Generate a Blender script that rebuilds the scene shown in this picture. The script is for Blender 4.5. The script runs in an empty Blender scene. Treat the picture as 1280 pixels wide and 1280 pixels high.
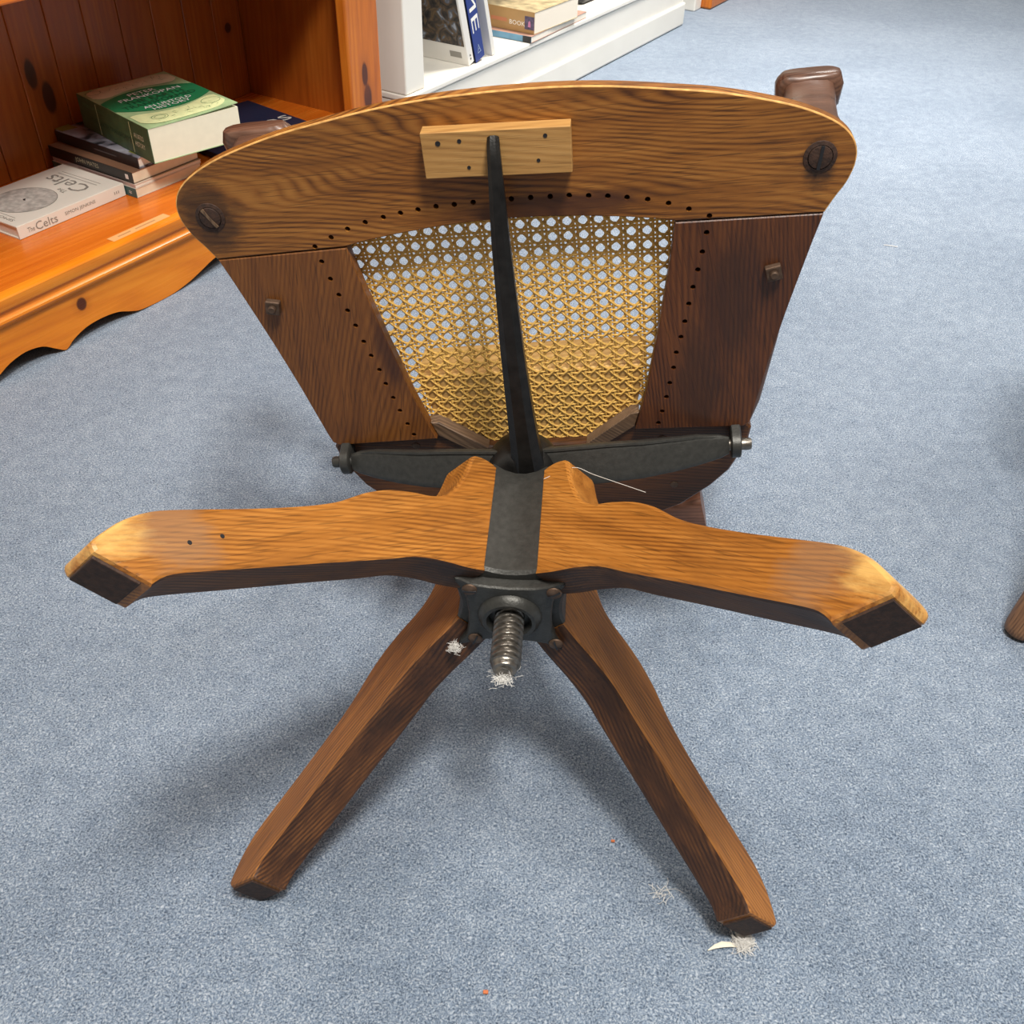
import bpy, bmesh, math, random
from mathutils import Vector, Matrix
from mathutils.geometry import delaunay_2d_cdt
random.seed(7)
D = bpy.data
SC = bpy.context.scene
COL = SC.collection

# ------------------------------------------------------------------ camera
cam = D.objects.new('camera', D.cameras.new('camera'))
COL.objects.link(cam)
CR = Vector((.99957, .0189, .0222)); CU = Vector((-.0292, .6478, .7612)); CF = Vector((0, .7615, -.6481))
CR.normalize(); CF.normalize(); CU = CR.cross(CF)
mw = Matrix((CR, CU, -CF)).transposed().to_4x4(); mw.translation = (0, 0, .8236)
cam.matrix_world = mw
cam.data.sensor_width = 36; cam.data.sensor_fit = 'HORIZONTAL'; cam.data.lens = 36 * 1213.25 / 1280
cam.data.clip_start = .02
SC.camera = cam

# ------------------------------------------------------------------ world and lights
w = D.worlds.new('room_light'); SC.world = w; w.use_nodes = True
w.node_tree.nodes['Background'].inputs[0].default_value = (1.0, .95, .88, 1)
w.node_tree.nodes['Background'].inputs[1].default_value = .21

def area(name, loc, target, size, power, col=(1, .95, .88), sy=None):
    l = D.lights.new(name, 'AREA'); l.size = size; l.energy = power; l.color = col
    if sy: l.shape = 'RECTANGLE'; l.size_y = sy
    o = D.objects.new(name, l); COL.objects.link(o); o.location = loc
    o.rotation_euler = (Vector(target) - Vector(loc)).to_track_quat('-Z', 'Y').to_euler()
    return o
area('ceiling_lamp', (.30, -.15, 2.6), (.1, .6, 0), .46, 76, (1, .96, .90))
area('ceiling_lamp', (.9, 2.7, 2.6), (.9, 2.7, 0), .6, 46, (1, .96, .9)).data.spread = math.radians(95)
area('ceiling_lamp', (1.5, .8, 2.6), (1.0, .9, 0), .6, 20, (1, .96, .9))
area('ceiling_lamp', (-.5, .4, 2.6), (-1.0, 1.5, 0), .5, 16, (1, .94, .86))

SC.view_settings.view_transform = 'Standard'
SC.view_settings.look = 'None'
SC.view_settings.exposure = 0.0
SC.view_settings.gamma = 1.0
SC.view_settings.use_curve_mapping = False

# ------------------------------------------------------------------ frames measured from the place
BE = math.radians(30.4558)
E1 = Vector((math.sin(BE), math.cos(BE), 0)); E2 = Vector((-math.cos(BE), math.sin(BE), 0)); ZZ = Vector((0, 0, 1))
def frame(x, y, z, o):
    m = Matrix((x, y, z)).transposed().to_4x4(); m.translation = o; return m
ROOM = frame(E1, E2, ZZ, Vector((0, 0, 0)))              # along the shelves, into the wall, up
A = Vector((-.0544, -.9927, -.1079)).normalized(); B = Vector((-.0278, -.1066, .9939))
B = (B - A * B.dot(A)).normalized(); Cc = B.cross(A).normalized()
BASE = frame(Cc, B, A, Vector((-.0003, .5247, .2510)))   # chair foot: right, up, along the spindle to the feet
SN = Vector((-.0622, -.9965, -.0558)).normalized(); SV = Vector((-.1466, -.0461, .9881))
SV = (SV - SN * SV.dot(SN)).normalized(); SU = SV.cross(SN).normalized()
SEAT = frame(SU, SV, SN, Vector((.0214, .7393, .2758)))  # seat: right, to the front edge, out of the underside

# ------------------------------------------------------------------ materials
def new_mat(name):
    m = D.materials.new(name); m.use_nodes = True
    return m, m.node_tree.nodes, m.node_tree.links, m.node_tree.nodes['Principled BSDF']
def plain(name, col, rough=.6, metal=0, noise=0, nscale=60, bump=0, bscale=300, spec=.5):
    m, N, L, P = new_mat(name)
    P.inputs['Base Color'].default_value = (*col, 1); P.inputs['Roughness'].default_value = rough
    P.inputs['Metallic'].default_value = metal; P.inputs['Specular IOR Level'].default_value = spec
    if noise or bump:
        tc = N.new('ShaderNodeTexCoord')
    if noise:
        n = N.new('ShaderNodeTexNoise'); n.inputs['Scale'].default_value = nscale; n.inputs['Detail'].default_value = 6
        L.new(tc.outputs['Object'], n.inputs['Vector'])
        r = N.new('ShaderNodeValToRGB')
        r.color_ramp.elements[0].position = .3; r.color_ramp.elements[1].position = .7
        r.color_ramp.elements[0].color = (*[c * (1 - noise) for c in col], 1)
        r.color_ramp.elements[1].color = (*[min(1, c * (1 + noise)) for c in col], 1)
        L.new(n.outputs['Fac'], r.inputs['Fac']); L.new(r.outputs['Color'], P.inputs['Base Color'])
    if bump:
        n2 = N.new('ShaderNodeTexNoise'); n2.inputs['Scale'].default_value = bscale; n2.inputs['Detail'].default_value = 4
        L.new(tc.outputs['Object'], n2.inputs['Vector'])
        b = N.new('ShaderNodeBump'); b.inputs['Strength'].default_value = bump; b.inputs['Distance'].default_value = .001
        L.new(n2.outputs['Fac'], b.inputs['Height']); L.new(b.outputs['Normal'], P.inputs['Normal'])
    return m
def mathn(N, L, op, a, b=None, clamp=False):
    n = N.new('ShaderNodeMath'); n.operation = op; n.use_clamp = clamp
    for i, x in enumerate((a, b)):
        if x is None: continue
        if isinstance(x, (int, float)): n.inputs[i].default_value = x
        else: L.new(x, n.inputs[i])
    return n.outputs[0]
def mixc(N, L, fac, a, b):
    n = N.new('ShaderNodeMix'); n.data_type = 'RGBA'
    for sock, x in ((n.inputs['Factor'], fac), (n.inputs['A'], a), (n.inputs['B'], b)):
        if isinstance(x, (int, float)): sock.default_value = x
        elif isinstance(x, tuple): sock.default_value = (*x, 1)
        else: L.new(x, sock)
    return n.outputs['Result']
def wood(name, dark, mid, light, rot=(0, 0, 0), stretch=.12, figure=4, pores=.5, rough=.42, stain=0, stain_col=(.02, .01, .006),
         stain_scale=14, knots=(), knot_col=(.03, .008, .002), ringw=.30, swirl=9, warp=46, bump=.25, patches=()):
    """grain runs along the rotated X axis of the object"""
    m, N, L, P = new_mat(name)
    tc = N.new('ShaderNodeTexCoord')
    info = N.new('ShaderNodeObjectInfo')
    mp0 = N.new('ShaderNodeMapping'); mp0.inputs['Rotation'].default_value = rot
    L.new(tc.outputs['Object'], mp0.inputs['Vector'])
    # each piece of timber is cut from somewhere else in the tree
    off = N.new('ShaderNodeVectorMath'); off.operation = 'ADD'
    sc3 = N.new('ShaderNodeCombineXYZ')
    L.new(mathn(N, L, 'MULTIPLY', info.outputs['Random'], 7.3), sc3.inputs[0]); L.new(mathn(N, L, 'MULTIPLY', info.outputs['Random'], 3.1), sc3.inputs[1])
    L.new(mp0.outputs['Vector'], off.inputs[0]); L.new(sc3.outputs[0], off.inputs[1])
    def mapped(sx):
        q = N.new('ShaderNodeMapping'); q.inputs['Scale'].default_value = (sx, 1, 1)
        L.new(off.outputs[0], q.inputs['Vector']); return q.outputs['Vector']
    n1 = N.new('ShaderNodeTexNoise'); n1.inputs['Scale'].default_value = 90; n1.inputs['Detail'].default_value = 7; n1.inputs['Roughness'].default_value = .65
    L.new(mapped(stretch * .6), n1.inputs['Vector'])
    n5 = N.new('ShaderNodeTexNoise'); n5.inputs['Scale'].default_value = 16; n5.inputs['Detail'].default_value = 3
    L.new(mapped(stretch * 2), n5.inputs['Vector'])
    wv = N.new('ShaderNodeTexWave'); wv.wave_type = 'BANDS'; wv.bands_direction = 'DIAGONAL'; wv.wave_profile = 'SIN'
    wv.inputs['Scale'].default_value = 2 * math.pi / (10 * figure / 1000); wv.inputs['Distortion'].default_value = warp; wv.inputs['Detail'].default_value = 2.5
    wv.inputs['Detail Scale'].default_value = swirl / (2 * math.pi / (10 * figure / 1000)); wv.inputs['Detail Roughness'].default_value = .45
    L.new(mapped(stretch * 1.3), wv.inputs['Vector'])
    n3 = N.new('ShaderNodeTexNoise'); n3.inputs['Scale'].default_value = 900; n3.inputs['Detail'].default_value = 2
    L.new(mapped(.035), n3.inputs['Vector'])
    wf = mathn(N, L, 'SUBTRACT', mathn(N, L, 'POWER', wv.outputs['Fac'], .6), .6)
    msk = N.new('ShaderNodeTexNoise'); msk.inputs['Scale'].default_value = 45; msk.inputs['Detail'].default_value = 4
    L.new(mapped(stretch * 2.2), msk.inputs['Vector'])
    mk = N.new('ShaderNodeMapRange'); mk.inputs['From Min'].default_value = .35; mk.inputs['From Max'].default_value = .62; mk.inputs['To Min'].default_value = .15
    L.new(msk.outputs['Fac'], mk.inputs['Value'])
    wf = mathn(N, L, 'MULTIPLY', wf, mk.outputs[0])
    f = mathn(N, L, 'ADD', mathn(N, L, 'MULTIPLY', n1.outputs['Fac'], .58), mathn(N, L, 'MULTIPLY', wf, ringw))
    f = mathn(N, L, 'ADD', f, mathn(N, L, 'MULTIPLY', n5.outputs['Fac'], .44))
    r = N.new('ShaderNodeValToRGB'); cr = r.color_ramp
    cr.elements[0].position = .28; cr.elements[0].color = (*dark, 1)
    cr.elements[1].position = .74; cr.elements[1].color = (*light, 1)
    e = cr.elements.new(.52); e.color = (*mid, 1)
    L.new(f, r.inputs['Fac'])
    col = r.outputs['Color']
    pr = N.new('ShaderNodeMapRange'); pr.inputs['From Min'].default_value = .44; pr.inputs['From Max'].default_value = .34
    L.new(n3.outputs['Fac'], pr.inputs['Value'])
    pf = mathn(N, L, 'MULTIPLY', pr.outputs[0], pores, True)
    col = mixc(N, L, pf, col, tuple(c * .22 for c in dark))
    if stain:
        n4 = N.new('ShaderNodeTexNoise'); n4.inputs['Scale'].default_value = stain_scale; n4.inputs['Detail'].default_value = 6; n4.inputs['Roughness'].default_value = .65
        L.new(mapped(.55), n4.inputs['Vector'])
        q = N.new('ShaderNodeMapRange'); q.inputs['From Min'].default_value = .5; q.inputs['From Max'].default_value = .68
        L.new(n4.outputs['Fac'], q.inputs['Value'])
        col = mixc(N, L, mathn(N, L, 'MULTIPLY', q.outputs[0], stain, True), col, stain_col)
    def blob(c, rad, sq=(1, 1, 1), soft=.4, rough_edge=.35):
        s = N.new('ShaderNodeVectorMath'); s.operation = 'SUBTRACT'; s.inputs[1].default_value = c
        L.new(tc.outputs['Object'], s.inputs[0])
        k = N.new('ShaderNodeVectorMath'); k.operation = 'MULTIPLY'; k.inputs[1].default_value = sq; L.new(s.outputs[0], k.inputs[0])
        ln = N.new('ShaderNodeVectorMath'); ln.operation = 'LENGTH'; L.new(k.outputs[0], ln.inputs[0])
        nn = N.new('ShaderNodeTexNoise'); nn.inputs['Scale'].default_value = 3.2 / rad; nn.inputs['Detail'].default_value = 8; nn.inputs['Roughness'].default_value = .68; L.new(mapped(.3), nn.inputs['Vector'])
        d = mathn(N, L, 'ADD', mathn(N, L, 'DIVIDE', ln.outputs['Value'], rad), mathn(N, L, 'MULTIPLY', mathn(N, L, 'SUBTRACT', nn.outputs['Fac'], .5), rough_edge * 2))
        q = N.new('ShaderNodeMapRange'); q.inputs['From Min'].default_value = 1; q.inputs['From Max'].default_value = 1 - soft
        L.new(d, q.inputs['Value']); return q.outputs[0]
    for c, rad, sq in knots:
        col = mixc(N, L, mathn(N, L, 'MULTIPLY', blob(c, rad * 2.1, sq, .8, .2), .45), col, tuple(.5 * (x + y) for x, y in zip(dark, knot_col)))
        col = mixc(N, L, mathn(N, L, 'MULTIPLY', blob(c, rad, sq, .25, .12), .92), col, knot_col)
    for c, rad, sq, pc, amt in patches:
        col = mixc(N, L, mathn(N, L, 'MULTIPLY', blob(c, rad, sq, .5, .75), amt), col, pc)
    L.new(col, P.inputs['Base Color'])
    rr = N.new('ShaderNodeMapRange'); rr.inputs['To Min'].default_value = rough - .1; rr.inputs['To Max'].default_value = rough + .16
    L.new(n1.outputs['Fac'], rr.inputs['Value']); L.new(rr.outputs[0], P.inputs['Roughness'])
    bp = N.new('ShaderNodeBump'); bp.inputs['Strength'].default_value = bump; bp.inputs['Distance'].default_value = .0006
    L.new(mathn(N, L, 'SUBTRACT', f, pf), bp.inputs['Height']); L.new(bp.outputs['Normal'], P.inputs['Normal'])
    return m

def carpet_mat():
    m, N, L, P = new_mat('blue_carpet')
    tc = N.new('ShaderNodeTexCoord')
    wrp = N.new('ShaderNodeTexNoise'); wrp.inputs['Scale'].default_value = 90; wrp.inputs['Detail'].default_value = 2
    L.new(tc.outputs['Object'], wrp.inputs['Vector'])
    v = N.new('ShaderNodeVectorMath'); v.operation = 'MULTIPLY_ADD'; v.inputs[1].default_value = (.006, .006, .0); L.new(wrp.outputs['Color'], v.inputs[0]); L.new(tc.outputs['Object'], v.inputs[2])
    n1 = N.new('ShaderNodeTexNoise'); n1.inputs['Scale'].default_value = 540; n1.inputs['Detail'].default_value = 3; n1.inputs['Roughness'].default_value = .6; n1.inputs['Distortion'].default_value = .5
    L.new(v.outputs[0], n1.inputs['Vector'])
    n2 = N.new('ShaderNodeTexNoise'); n2.inputs['Scale'].default_value = 45; n2.inputs['Detail'].default_value = 4; L.new(tc.outputs['Object'], n2.inputs['Vector'])
    n3 = N.new('ShaderNodeTexNoise'); n3.inputs['Scale'].default_value = 3.2; n3.inputs['Detail'].default_value = 3; L.new(tc.outputs['Object'], n3.inputs['Vector'])
    f = mathn(N, L, 'ADD', n1.outputs['Fac'], mathn(N, L, 'MULTIPLY', mathn(N, L, 'SUBTRACT', n2.outputs['Fac'], .5), .14))
    f = mathn(N, L, 'ADD', f, mathn(N, L, 'MULTIPLY', mathn(N, L, 'SUBTRACT', n3.outputs['Fac'], .5), .12))
    r = N.new('ShaderNodeValToRGB'); cr = r.color_ramp
    cr.elements[0].position = .32; cr.elements[0].color = (.058, .084, .128, 1)
    cr.elements[1].position = .70; cr.elements[1].color = (.50, .555, .625, 1)
    e = cr.elements.new(.5); e.color = (.200, .262, .350, 1)
    L.new(f, r.inputs['Fac']); L.new(r.outputs['Color'], P.inputs['Base Color'])
    P.inputs['Roughness'].default_value = .95; P.inputs['Specular IOR Level'].default_value = .15
    P.inputs['Sheen Weight'].default_value = .25
    b = N.new('ShaderNodeBump'); b.inputs['Strength'].default_value = .9; b.inputs['Distance'].default_value = .0025
    L.new(n1.outputs['Fac'], b.inputs['Height']); L.new(b.outputs['Normal'], P.inputs['Normal'])
    return m

LEGROT = (0, math.radians(40), 0)
M = {}
M['carpet'] = carpet_mat()
M['leg'] = wood('oak_leg', (.17, .054, .009), (.36, .132, .020), (.54, .225, .042), LEGROT, .10, 3.6, .45, .36, .25, (.10, .036, .010), 24,
                patches=[((.320, 0, .105), .036, (1, .6, 1), (.78, .48, .15), .7), ((.276, 0, .094), .032, (1, .5, 1), (.26, .155, .09), .5)])
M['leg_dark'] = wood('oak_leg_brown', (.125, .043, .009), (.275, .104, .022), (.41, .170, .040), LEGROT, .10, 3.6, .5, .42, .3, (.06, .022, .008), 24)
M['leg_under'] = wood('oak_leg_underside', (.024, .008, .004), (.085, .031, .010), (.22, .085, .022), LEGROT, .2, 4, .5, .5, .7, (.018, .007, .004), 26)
M['seat_front'] = wood('oak_seat_front', (.082, .025, .004), (.260, .094, .014), (.42, .178, .034), (0, 0, 0), .16, 6.0, .5, .45, .4, (.045, .016, .005), 12, swirl=9, warp=85, ringw=.34,
                       patches=[((-.237, .253, 0), .032, (1, .8, 1), (.022, .010, .005), .75), ((.236, .256, 0), .018, (1.2, .8, 1), (.018, .009, .005), .8),
                                ((.03, .238, 0), .085, (1, 6, 1), (.050, .016, .008), .75)])
M['seat_left'] = wood('oak_seat_left', (.095, .029, .005), (.190, .065, .011), (.275, .103, .020), (0, 0, math.radians(-80)), .13, 4, .5, .42, .25, (.06, .020, .008), 10,
                      patches=[((-.118, .12, 0), .05, (3.4, 1, 1), (.045, .014, .007), .75)])
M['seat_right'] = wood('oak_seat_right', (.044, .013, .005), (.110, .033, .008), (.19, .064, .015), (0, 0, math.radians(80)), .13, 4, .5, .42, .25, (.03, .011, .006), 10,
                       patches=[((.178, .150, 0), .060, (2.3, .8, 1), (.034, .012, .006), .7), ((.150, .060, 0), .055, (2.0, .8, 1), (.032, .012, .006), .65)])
M['seat_rear'] = wood('oak_seat_rear', (.035, .012, .004), (.105, .037, .010), (.19, .072, .018), (0, 0, 0), .1, 4, .5, .42, .35)
M['brace'] = wood('oak_brace', (.075, .042, .022), (.15, .088, .048), (.24, .15, .085), (0, 0, .6), .1, 4, .5, .6, .3, (.06, .03, .02))
M['board'] = wood('golden_board', (.55, .30, .085), (.72, .44, .14), (.82, .55, .20), (0, 0, 0), .1, 5, .3, .5, .2, (.3, .13, .04))
M['block'] = wood('pale_block', (.34, .17, .048), (.45, .24, .072), (.56, .32, .110), (0, 0, 0), .08, 5, .25, .5, .2, (.30, .135, .035), 18)
M['varnish'] = wood('dark_varnish', (.055, .024, .015), (.115, .055, .034), (.19, .095, .060), (0, 0, 0), .1, 4, .3, .28, .3, (.05, .024, .015), 16, bump=.12)
M['crest'] = wood('crest_varnish', (.12, .050, .028), (.24, .105, .062), (.36, .17, .10), (0, 0, 0), .1, 4, .3, .4, .3, (.08, .03, .018), 16)
M['varnish_gold'] = wood('golden_varnish', (.10, .040, .010), (.26, .115, .030), (.42, .21, .065), (0, 0, 0), .1, 4, .4, .28, .2, bump=.12)
PK = [((.834, 1.29, .061), .0105, (1, 0, .85))]
BKN = [((1.085, 1.632, .290), .020, (1.7, 0, .7)), ((1.108, 1.632, .245), .022, (1.6, 0, .7)), ((1.560, 1.632, .27), .010, (1, 0, .9))]
M['pine'] = wood('orange_pine', (.62, .150, .006), (.80, .235, .010), (.90, .310, .022), (0, 0, 0), .06, 22, .06, .24, .2, (.60, .14, .008), 7, PK, (.060, .008, .001), ringw=.16, swirl=6, bump=.04)
M['pine_board'] = wood('orange_pine_board', (.54, .105, .008), (.68, .165, .012), (.80, .235, .024), (0, 0, 0), .06, 22, .06, .22, .2, (.50, .09, .008), 7, [((.73, 1.36, .13), .008, (1, 1, 0))], (.045, .006, .001), ringw=.16, swirl=6, bump=.04)
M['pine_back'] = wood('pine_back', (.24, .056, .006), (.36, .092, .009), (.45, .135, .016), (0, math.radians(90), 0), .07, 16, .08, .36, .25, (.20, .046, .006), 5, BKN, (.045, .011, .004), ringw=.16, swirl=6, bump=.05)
M['pine_stile'] = wood('pine_stile', (.38, .088, .008), (.54, .145, .011), (.64, .21, .020), (0, math.radians(90), 0), .07, 16, .08, .3, .25, (.28, .06, .006), 9, [((1.575, 1.29, .19), .016, (1.2, 0, .55)), ((1.57, 1.29, .235), .010, (1, 0, .4))], (.07, .014, .004), ringw=.16, swirl=6, bump=.05)
M['white_paint'] = plain('white_paint', (.80, .77, .70), .35, noise=.03, nscale=8)
M['wall_paint'] = plain('wall_paint', (.72, .69, .62), .8, noise=.03, nscale=4)
M['iron'] = plain('black_iron', (.052, .051, .046), .42, .5, .18, 200, .25, 500)
M['iron_dark'] = plain('rod_iron', (.017, .016, .015), .36, .5, .4, 90, .2, 500)
M['steel'] = plain('worn_steel', (.20, .18, .155), .34, .85, .35, 150, .2, 600)
M['screw'] = plain('dull_screw', (.12, .075, .05), .5, .6, .3, 200)
M['pad'] = plain('dark_foot_pad', (.040, .018, .010), .7, 0, .5, 260, .5, 500)
M['lint'] = plain('white_lint', (.72, .70, .66), .95)
M['crumb'] = plain('orange_crumb', (.55, .16, .06), .8)
M['cane'] = plain('golden_cane', (.74, .45, .115), .34, 0, .22, 260, .1, 900)
M['pages'] = plain('page_cream', (.80, .70, .52), .8, 0, .05, 60)
M['pages_white'] = plain('page_white', (.82, .76, .66), .8, 0, .04, 60)

# ------------------------------------------------------------------ mesh helpers
def obj(name, verts, faces, mat, parent=None, M4=None, smooth=False, bevel=0, seg=2, mats=None, fmat=None):
    me = D.meshes.new(name); me.from_pydata([tuple(v) for v in verts], [], faces); me.update()
    bm = bmesh.new(); bm.from_mesh(me)
    bmesh.ops.recalc_face_normals(bm, faces=bm.faces); bm.to_mesh(me); bm.free()
    for k in (mats or [mat]): me.materials.append(k)
    if fmat:
        for p, i in zip(me.polygons, fmat): p.material_index = i
    if smooth:
        me.shade_smooth()
        me.set_sharp_from_angle(angle=math.radians(smooth if smooth > 1 else 40))
    return link(name, me, parent, M4, bevel, seg)
def link(name, me, parent=None, M4=None, bevel=0, seg=2):
    o = D.objects.new(name, me); COL.objects.link(o)
    place(o, parent, M4)
    if bevel:
        b = o.modifiers.new('bevel', 'BEVEL'); b.width = bevel; b.segments = seg; b.limit_method = 'ANGLE'; b.angle_limit = math.radians(35)
    return o
WORLD = {}
def place(o, parent, M4):
    M4 = M4 or Matrix.Identity(4); WORLD[o.name] = M4.copy()
    if parent:
        o.parent = parent; o.matrix_basis = WORLD[parent.name].inverted() @ M4
    else: o.matrix_basis = M4
def thing(name, label, cat, loc=(0, 0, 0), rot=None, group=None):
    o = D.objects.new(name, None); COL.objects.link(o); o.empty_display_size = .05
    m = (rot or Matrix.Identity(4)).copy(); m.translation = Vector(loc); place(o, None, m)
    return tag(o, label, cat, group)
def tag(o, label, cat, group=None):
    o['label'] = label; o['category'] = cat
    if group: o['group'] = group
    return o
def struct(o): o['kind'] = 'structure'; return o
def box(x0, x1, y0, y1, z0, z1):
    v = [(x, y, z) for x in (x0, x1) for y in (y0, y1) for z in (z0, z1)]
    return v, [(0, 1, 3, 2), (4, 6, 7, 5), (0, 4, 5, 1), (2, 3, 7, 6), (0, 2, 6, 4), (1, 5, 7, 3)]
def boxo(name, x0, x1, y0, y1, z0, z1, mat, parent=None, M4=None, bevel=.002, seg=2):
    v, f = box(x0, x1, y0, y1, z0, z1); return obj(name, v, f, mat, parent, M4, False, bevel, seg)
def catmull(p, n=4, closed=False):
    p = [Vector(q) for q in p]; out = []; m = len(p)
    for i in range(m if closed else m - 1):
        a, b, c, d = (p[(i - 1) % m] if closed or i else p[0]), p[i], p[(i + 1) % m], (p[(i + 2) % m] if closed or i + 2 < m else p[-1])
        for k in range(n):
            t = k / n
            out.append(.5 * ((2 * b) + (c - a) * t + (2 * a - 5 * b + 4 * c - d) * t * t + (3 * b - a - 3 * c + d) * t ** 3))
    if not closed: out.append(p[-1])
    return out
def area2(p): return sum(p[i][0] * p[(i + 1) % len(p)][1] - p[(i + 1) % len(p)][0] * p[i][1] for i in range(len(p))) / 2
def inside(x, y, poly):
    c = False; n = len(poly)
    for i in range(n):
        x1, y1 = poly[i]; x2, y2 = poly[i - 1]
        if (y1 > y) != (y2 > y) and x < (x2 - x1) * (y - y1) / (y2 - y1) + x1: c = not c
    return c
def inset(p, d):
    n = len(p); out = []
    for i in range(n):
        a, b, c = Vector(p[i - 1][:2]), Vector(p[i][:2]), Vector(p[(i + 1) % n][:2])
        t1 = (b - a).normalized() if (b - a).length > 1e-9 else Vector((1, 0)); t2 = (c - b).normalized() if (c - b).length > 1e-9 else t1
        n1 = Vector((-t1.y, t1.x)); n2 = Vector((-t2.y, t2.x)); s = n1 + n2
        if s.length < 1e-6: s = n1
        s.normalize(); k = min(1 / max(.35, s.dot(n1)), 1.8)
        out.append(b + s * d * k)
    return out
def plate(name, outer, holes, prof, mat, parent, M4, smooth=35, hole_prof=None):
    """outer: 2-D loop; prof: [(inset, z), ...] from one face to the other; holes: [(x, y, r)]"""
    outer = [Vector(q[:2]) for q in outer]
    if area2(outer) < 0: outer.reverse()
    V, Fc = [], []
    rings = []
    for d, z in prof:
        l = inset(outer, d) if d else outer
        rings.append(range(len(V), len(V) + len(l))); V += [(q.x, q.y, z) for q in l]
    n = len(outer)
    for r0, r1 in zip(rings, rings[1:]):
        for i in range(n): Fc.append((r0[i], r0[(i + 1) % n], r1[(i + 1) % n], r1[i]))
    hl = []
    for (x, y, r) in holes:
        loops = []
        for z in (prof[0][1], prof[-1][1]):
            loops.append(range(len(V), len(V) + 8))
            V += [(x + r * math.cos(k * math.pi / 4), y + r * math.sin(k * math.pi / 4), z) for k in range(8)]
        for i in range(8): Fc.append((loops[0][i], loops[1][i], loops[1][(i + 1) % 8], loops[0][(i + 1) % 8]))
        hl.append(loops)
    for end in (0, 1):
        idx = list(rings[0] if end == 0 else rings[-1]); lp = [list(range(len(idx)))]
        for h in hl:
            k = len(idx); idx += list(h[end]); lp.append([k + 7 - j for j in range(8)])
        co = [Vector(V[i][:2]) for i in idx]
        eds = [(l[i], l[(i + 1) % len(l)]) for l in lp for i in range(len(l))]
        vs, es, fs, ov, oe, of = delaunay_2d_cdt(co, eds, [], 0, 1e-7)
        ol = [tuple(co[i]) for i in lp[0]]; vm = {}
        for f in fs:
            c0 = sum((vs[i] for i in f), Vector((0, 0))) / 3
            if not inside(c0.x, c0.y, ol) or any((c0.x - h[0]) ** 2 + (c0.y - h[1]) ** 2 < (h[2] * .9) ** 2 for h in holes): continue
            for i in f:
                if i not in vm:
                    if ov[i]: vm[i] = idx[ov[i][0]]
                    else: vm[i] = len(V); V.append((vs[i].x, vs[i].y, prof[0][1] if end == 0 else prof[-1][1]))
            Fc.append(tuple(vm[i] for i in f))
    return obj(name, V, Fc, mat, parent, M4, smooth)
def sweep(name, pts, wid, hei, up, mat, parent=None, M4=None, seg=16, pw=.55, cap=True, smooth=50):
    pts = [Vector(p) for p in pts]; n = len(pts); V, Fc = [], []
    ups = up if isinstance(up, list) else [Vector(up)] * n
    for i in range(n):
        T = (pts[min(i + 1, n - 1)] - pts[max(i - 1, 0)]).normalized()
        s = T.cross(ups[i]).normalized(); uu = s.cross(T)
        for k in range(seg):
            a = 2 * math.pi * (k + .5) / seg; c, sn = math.cos(a), math.sin(a)
            V.append(pts[i] + s * (wid[i] / 2 * math.copysign(abs(c) ** pw, c)) + uu * (hei[i] / 2 * math.copysign(abs(sn) ** pw, sn)))
    for i in range(n - 1):
        for k in range(seg): Fc.append((i * seg + k, i * seg + (k + 1) % seg, (i + 1) * seg + (k + 1) % seg, (i + 1) * seg + k))
    if cap:
        Fc.append(tuple(range(seg))); Fc.append(tuple((n - 1) * seg + k for k in range(seg)))
    return obj(name, V, Fc, mat, parent, M4, smooth)
def lathe(name, prof, mat, parent=None, M4=None, seg=20, smooth=35):
    V, Fc = [], []; n = len(prof)
    for r, z in prof:
        for k in range(seg): V.append((r * math.cos(2 * math.pi * k / seg), r * math.sin(2 * math.pi * k / seg), z))
    for i in range(n - 1):
        for k in range(seg): Fc.append((i * seg + k, i * seg + (k + 1) % seg, (i + 1) * seg + (k + 1) % seg, (i + 1) * seg + k))
    for e in (0, n - 1):
        if prof[e][0] > 1e-6: Fc.append(tuple(e * seg + k for k in range(seg)))
    return obj(name, V, Fc, mat, parent, M4, smooth)
def lerp(a, b, t): return a + (b - a) * t
def shift(x, y, z): return Matrix.Translation((x, y, z))
def axis_frame(o, z, x=None):
    z = Vector(z).normalized(); x = Vector(x) if x else (Vector((1, 0, 0)) if abs(z.x) < .9 else Vector((0, 1, 0)))
    y = z.cross(x).normalized(); x = y.cross(z); return frame(x, y, z, Vector(o))
def mm(l): return [tuple(c / 1000 for c in q) for q in l]

def text(name, s, width, height, mat, parent, M4, align='CENTER', shear=0):
    cu = D.curves.new(name, 'FONT'); cu.body = s; cu.align_x = align; cu.align_y = 'CENTER'; cu.size = 1; cu.shear = shear; cu.resolution_u = 2
    to = D.objects.new(name, cu); COL.objects.link(to)
    dg = bpy.context.evaluated_depsgraph_get(); dg.update()
    me = D.meshes.new_from_object(to.evaluated_get(dg)); D.objects.remove(to); D.curves.remove(cu)
    xs = [v.co.x for v in me.vertices]; ys = [v.co.y for v in me.vertices]
    if not xs: return None
    cx, cy = (min(xs) + max(xs)) / 2, (min(ys) + max(ys)) / 2; sx = width / (max(xs) - min(xs)); sy = height / (max(ys) - min(ys)) if height else sx
    for v in me.vertices: v.co = ((v.co.x - cx) * sx, (v.co.y - cy) * sy, 0)
    me.materials.append(mat)
    return link(name, me, parent, M4)

# ================================================================== SETTING
v, f = box(-5, 6, -3, 8, -.05, 0)
struct(obj('floor', v, f, M['carpet'])); D.objects['floor']['label'] = 'blue flecked carpet'
struct(boxo('wall_left', -3, 6, 1.70, 1.82, 0, 2.7, M['wall_paint'], None, ROOM, 0))

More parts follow.
